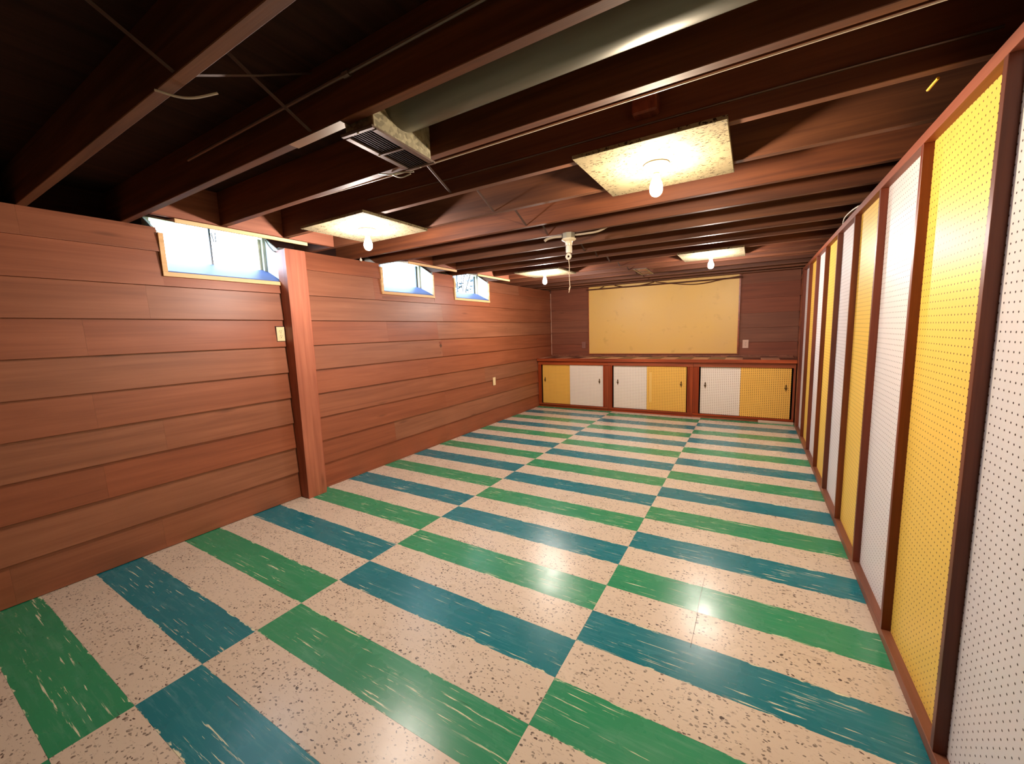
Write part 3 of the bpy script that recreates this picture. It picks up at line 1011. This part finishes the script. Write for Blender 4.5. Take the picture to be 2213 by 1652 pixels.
# ---------------------------------------------------------------- wall plates
def outlet(name, c, face, label, cat, mat, kind='duplex', w=0.070, h=0.115, raised=False):
    """face: 'x' looks along +x, 'y' looks along -y"""
    e = empty(name, c, None, label, cat)

    def loc(u, v, d):   # u to the right as seen, v up, d out of the wall
        return (c[0] + d, c[1] + u, c[2] + v) if face == 'x' else (c[0] + u, c[1] - d, c[2] + v)

    def slab(nm, m, u0, u1, v0, v1, d0, d1, bev=0.001):
        a, b = loc(u0, v0, d0), loc(u1, v1, d1)
        return box(nm, m, e, min(a[0], b[0]), max(a[0], b[0]), min(a[1], b[1]), max(a[1], b[1]), min(a[2], b[2]), max(a[2], b[2]), bev)
    d0 = 0.0
    if raised:
        slab('wall_box', 'slot', -w / 2 - 0.004, w / 2 + 0.003, -h / 2 - 0.006, h / 2 + 0.008, -0.006, 0.004, 0)
        d0 = 0.004
    slab('plate', mat, -w / 2, w / 2, -h / 2, h / 2, d0, d0 + 0.005, 0.0015)
    if kind == 'duplex':
        for v in (0.021, -0.021):
            bm = bmesh.new()
            bm_lathe(bm, [(0, 0), (0.0165, 0), (0.0165, 0.002), (0, 0.002)], 16)
            R = Matrix.Rotation(math.pi / 2, 3, 'Y') if face == 'x' else Matrix.Rotation(math.pi / 2, 3, 'X')
            bmesh.ops.rotate(bm, verts=bm.verts, matrix=R)
            bmesh.ops.translate(bm, verts=bm.verts, vec=loc(0, v, d0 + 0.005))
            rc = obj('receptacle', bm, mat, e)
            bm = bmesh.new()
            for (u0, u1, v0, v1) in ((-0.008, -0.005, 0.001, 0.010), (0.005, 0.008, 0.000, 0.010), (-0.003, 0.003, -0.011, -0.006)):
                a, b = loc(u0, v + v0, d0 + 0.007), loc(u1, v + v1, d0 + 0.0075)
                bm_box(bm, min(a[0], b[0]), max(a[0], b[0]), min(a[1], b[1]), max(a[1], b[1]), min(a[2], b[2]), max(a[2], b[2]))
            obj('slot', bm, 'slot', rc)
        slab('screw', 'slot', -0.002, 0.002, -0.002, 0.002, d0 + 0.005, d0 + 0.006, 0)
    elif kind == 'blank':
        slab('screw', 'slot', -0.002, 0.002, -0.044, -0.040, 0.005, 0.006, 0)
    return e


outlet('outlet', (XL - 0.003, 1.963, 1.462), 'x', 'ivory duplex outlet with a dark gap round it beside the clad post', 'outlet', 'ivory', w=0.066, h=0.118, raised=True)
outlet('wall_plate', (XL + 0.001, 5.228, 0.66), 'x', 'narrow ivory plate low on the plank wall, near the cabinets', 'wall plate', 'ivory', 'blank', w=0.07, h=0.125)
outlet('outlet', (-2.776, YB - 0.004, 1.123), 'y', 'brown outlet plate left of the yellow board', 'outlet', 'pinkplate', w=0.076, h=0.125)
outlet('outlet', (-0.09, YB - 0.004, 1.112), 'y', 'pale outlet plate right of the yellow board', 'outlet', 'stick_white', w=0.082, h=0.13)

# ---------------------------------------------------------------- counter and cabinets
CF = 6.74
ct = empty('countertop', (-1.46, 6.7, 0.86), None, 'long countertop of brown and pink tiles with a reddish wood edge', 'countertop')
box('slab', 'grout', ct, XL + 0.003, XP - 0.035, 6.722, YB - 0.001, 0.862, 0.905)
box('edge_board', 'cab_x', ct, XL + 0.001, XP - 0.033, 6.700, 6.721, 0.862, 0.912, 0.002)
box('back_cleat', 'plate', ct, XL + 0.006, XP - 0.036, YB - 0.022, YB - 0.0015, 0.914, 0.938, 0.001)
xs = []
xx = -1.025
while xx > XL + 0.02:
    xx -= 0.228
xs = []
while xx < XP:
    xs.append(xx)
    xx += 0.228
for i, xa in enumerate(xs):
    a, b = max(xa, XL + 0.004), min(xa + 0.228, XP - 0.036)
    if b - a < 0.01:
        continue
    dark = round((xa + 1.025) / 0.228) % 2 == 0
    for j in range(3):
        ya = 6.7225 + j * 0.2155
        dd = dark if j < 2 else not dark
        box('tile', 'ct_dark' if dd else 'ct_light', ct, a + 0.0006, b - 0.0006, ya + 0.0006, min(ya + 0.2149, YB - 0.023), 0.905, 0.9135)


def handle(parent, x, y, z):
    """ornate drop pull: two-lobed back plate and a bail"""
    bm = bmesh.new()
    prof = [(0, 0.052), (0.003, 0.048), (0.004, 0.040), (0.010, 0.030), (0.011, 0.024), (0.004, 0.015), (0.006, 0.008), (0.013, -0.004), (0.015, -0.012), (0.010, -0.022),
            (0.004, -0.030), (0.005, -0.040), (0.002, -0.050), (0, -0.054)]
    bm_lathe(bm, prof, 12, (x, y, z), sy=0.28)
    h = obj('pull', bm, 'brass', parent, smooth=True, origin=(x, y, z))
    bm = bmesh.new()
    bm_tube(bm, curve([(x - 0.011, y - 0.003, z + 0.012), (x - 0.014, y - 0.016, z), (x - 0.007, y - 0.019, z - 0.014), (x, y - 0.019, z - 0.018), (x + 0.007, y - 0.019, z - 0.014),
                       (x + 0.014, y - 0.016, z), (x + 0.011, y - 0.003, z + 0.012)], 4), 0.0022, 6)
    obj('bail', bm, 'brass', h, smooth=True, origin=(x, y, z))
    return h


UN = [(-3.45, -2.11, -3.374, -2.822, -2.198, ('door_y', 'door_w'), 1, (-3.323, -2.268), 'left base cabinet with yellow and white pegboard sliding doors, against the plank wall', None),
      (-2.108, -0.77, -2.022, -1.467, -0.866, ('door_w', 'door_y'), 1, (-1.950, -0.940), 'middle base cabinet with white and yellow sliding doors, pale strip on the yellow one', None),
      (-0.768, 0.535, -0.666, -0.130, 0.488, ('door_w', 'door_y'), 1, (-0.598, 0.430), 'right base cabinet with white and yellow sliding doors, next to the pegboard wall', None)]
for ui, (xa, xb, da, dm, db, mats, front, hx, lab, g) in enumerate(UN):
    e = empty('base_cabinet', ((xa + xb) / 2, CF, 0), None, lab, 'cabinet', 'base cabinets under the far countertop')
    # carcass: back, sides, bottom
    bm = bmesh.new()
    bm_box(bm, xa + 0.002, xb - 0.002, 7.34, 7.352, 0.05, 0.858)
    bm_box(bm, xa + 0.002, xa + 0.018, CF + 0.05, 7.34, 0.05, 0.858)
    bm_box(bm, xb - 0.018, xb - 0.002, CF + 0.05, 7.34, 0.05, 0.858)
    bm_box(bm, xa + 0.018, xb - 0.018, CF + 0.05, 7.34, 0.05, 0.062)
    obj('carcass', bm, 'black', e)
    box('top_rail', 'cab_x', e, xa, xb, CF, CF + 0.02, 0.795, 0.860, 0.0015)
    box('bottom_rail', 'cab_x', e, xa, xb, CF, CF + 0.02, 0.038, 0.066, 0.0015)
    box('toe_board', 'cab_x', e, xa, xb, CF + 0.018, CF + 0.034, 0.0005, 0.037)
    # stiles and filler boards
    if ui == 0:
        box('stile', 'cab_z', e, xa, da - 0.016, CF, CF + 0.02, 0.066, 0.795, 0.0015)
        box('stile', 'cab_z', e, db + 0.002, db + 0.022, CF, CF + 0.02, 0.066, 0.795, 0.0015)
        box('filler_board', 'cab_z', e, db + 0.022, xb, CF + 0.012, CF + 0.022, 0.066, 0.795)
    elif ui == 1:
        box('filler_board', 'cab_z', e, xa, da - 0.036, CF + 0.012, CF + 0.022, 0.066, 0.795)
        box('stile', 'cab_z', e, da - 0.036, da - 0.016, CF, CF + 0.02, 0.066, 0.795, 0.0015)
        box('stile', 'cab_z', e, db + 0.016, db + 0.036, CF, CF + 0.02, 0.066, 0.795, 0.0015)
        box('filler_board', 'cab_z', e, db + 0.036, xb, CF + 0.012, CF + 0.022, 0.066, 0.795)
    else:
        box('filler_board', 'cab_z', e, xa, da - 0.040, CF + 0.012, CF + 0.022, 0.066, 0.795)
        box('stile', 'cab_z', e, da - 0.040, da - 0.018, CF, CF + 0.02, 0.066, 0.795, 0.0015)
        box('stile', 'cab_z', e, db + 0.020, xb, CF, CF + 0.02, 0.066, 0.795, 0.0015)
    for di in range(2):
        a, b = ((da, dm), (dm, db))[di]
        if di == 0:
            b += 0.02
        yy = CF + (0.034 if di != front else 0.024)
        bm = bmesh.new()
        bm_box(bm, a, b, yy, yy + 0.006, 0.068, 0.793)
        d = obj('door', bm, mats[di], e, origin=((a + b) / 2, yy, 0.07))
        handle(d, hx[di], yy - 0.003, 0.512)
    if ui == 1:
        yy = CF + 0.024
        bm = bmesh.new()
        bm_box(bm, -1.425, -1.388, yy - 0.005, yy - 0.0005, 0.20, 0.69)
        obj('door_strip', bm, 'yellow_panel', e, bevel=0.001)
tag(box('loose_strip', 'stick_white', None, 0.112, 0.535, CF - 0.03, CF - 0.012, 0.0005, 0.036, 0.001), 'pale pink strip of board lying at the foot of the right cabinet', 'wood strip')
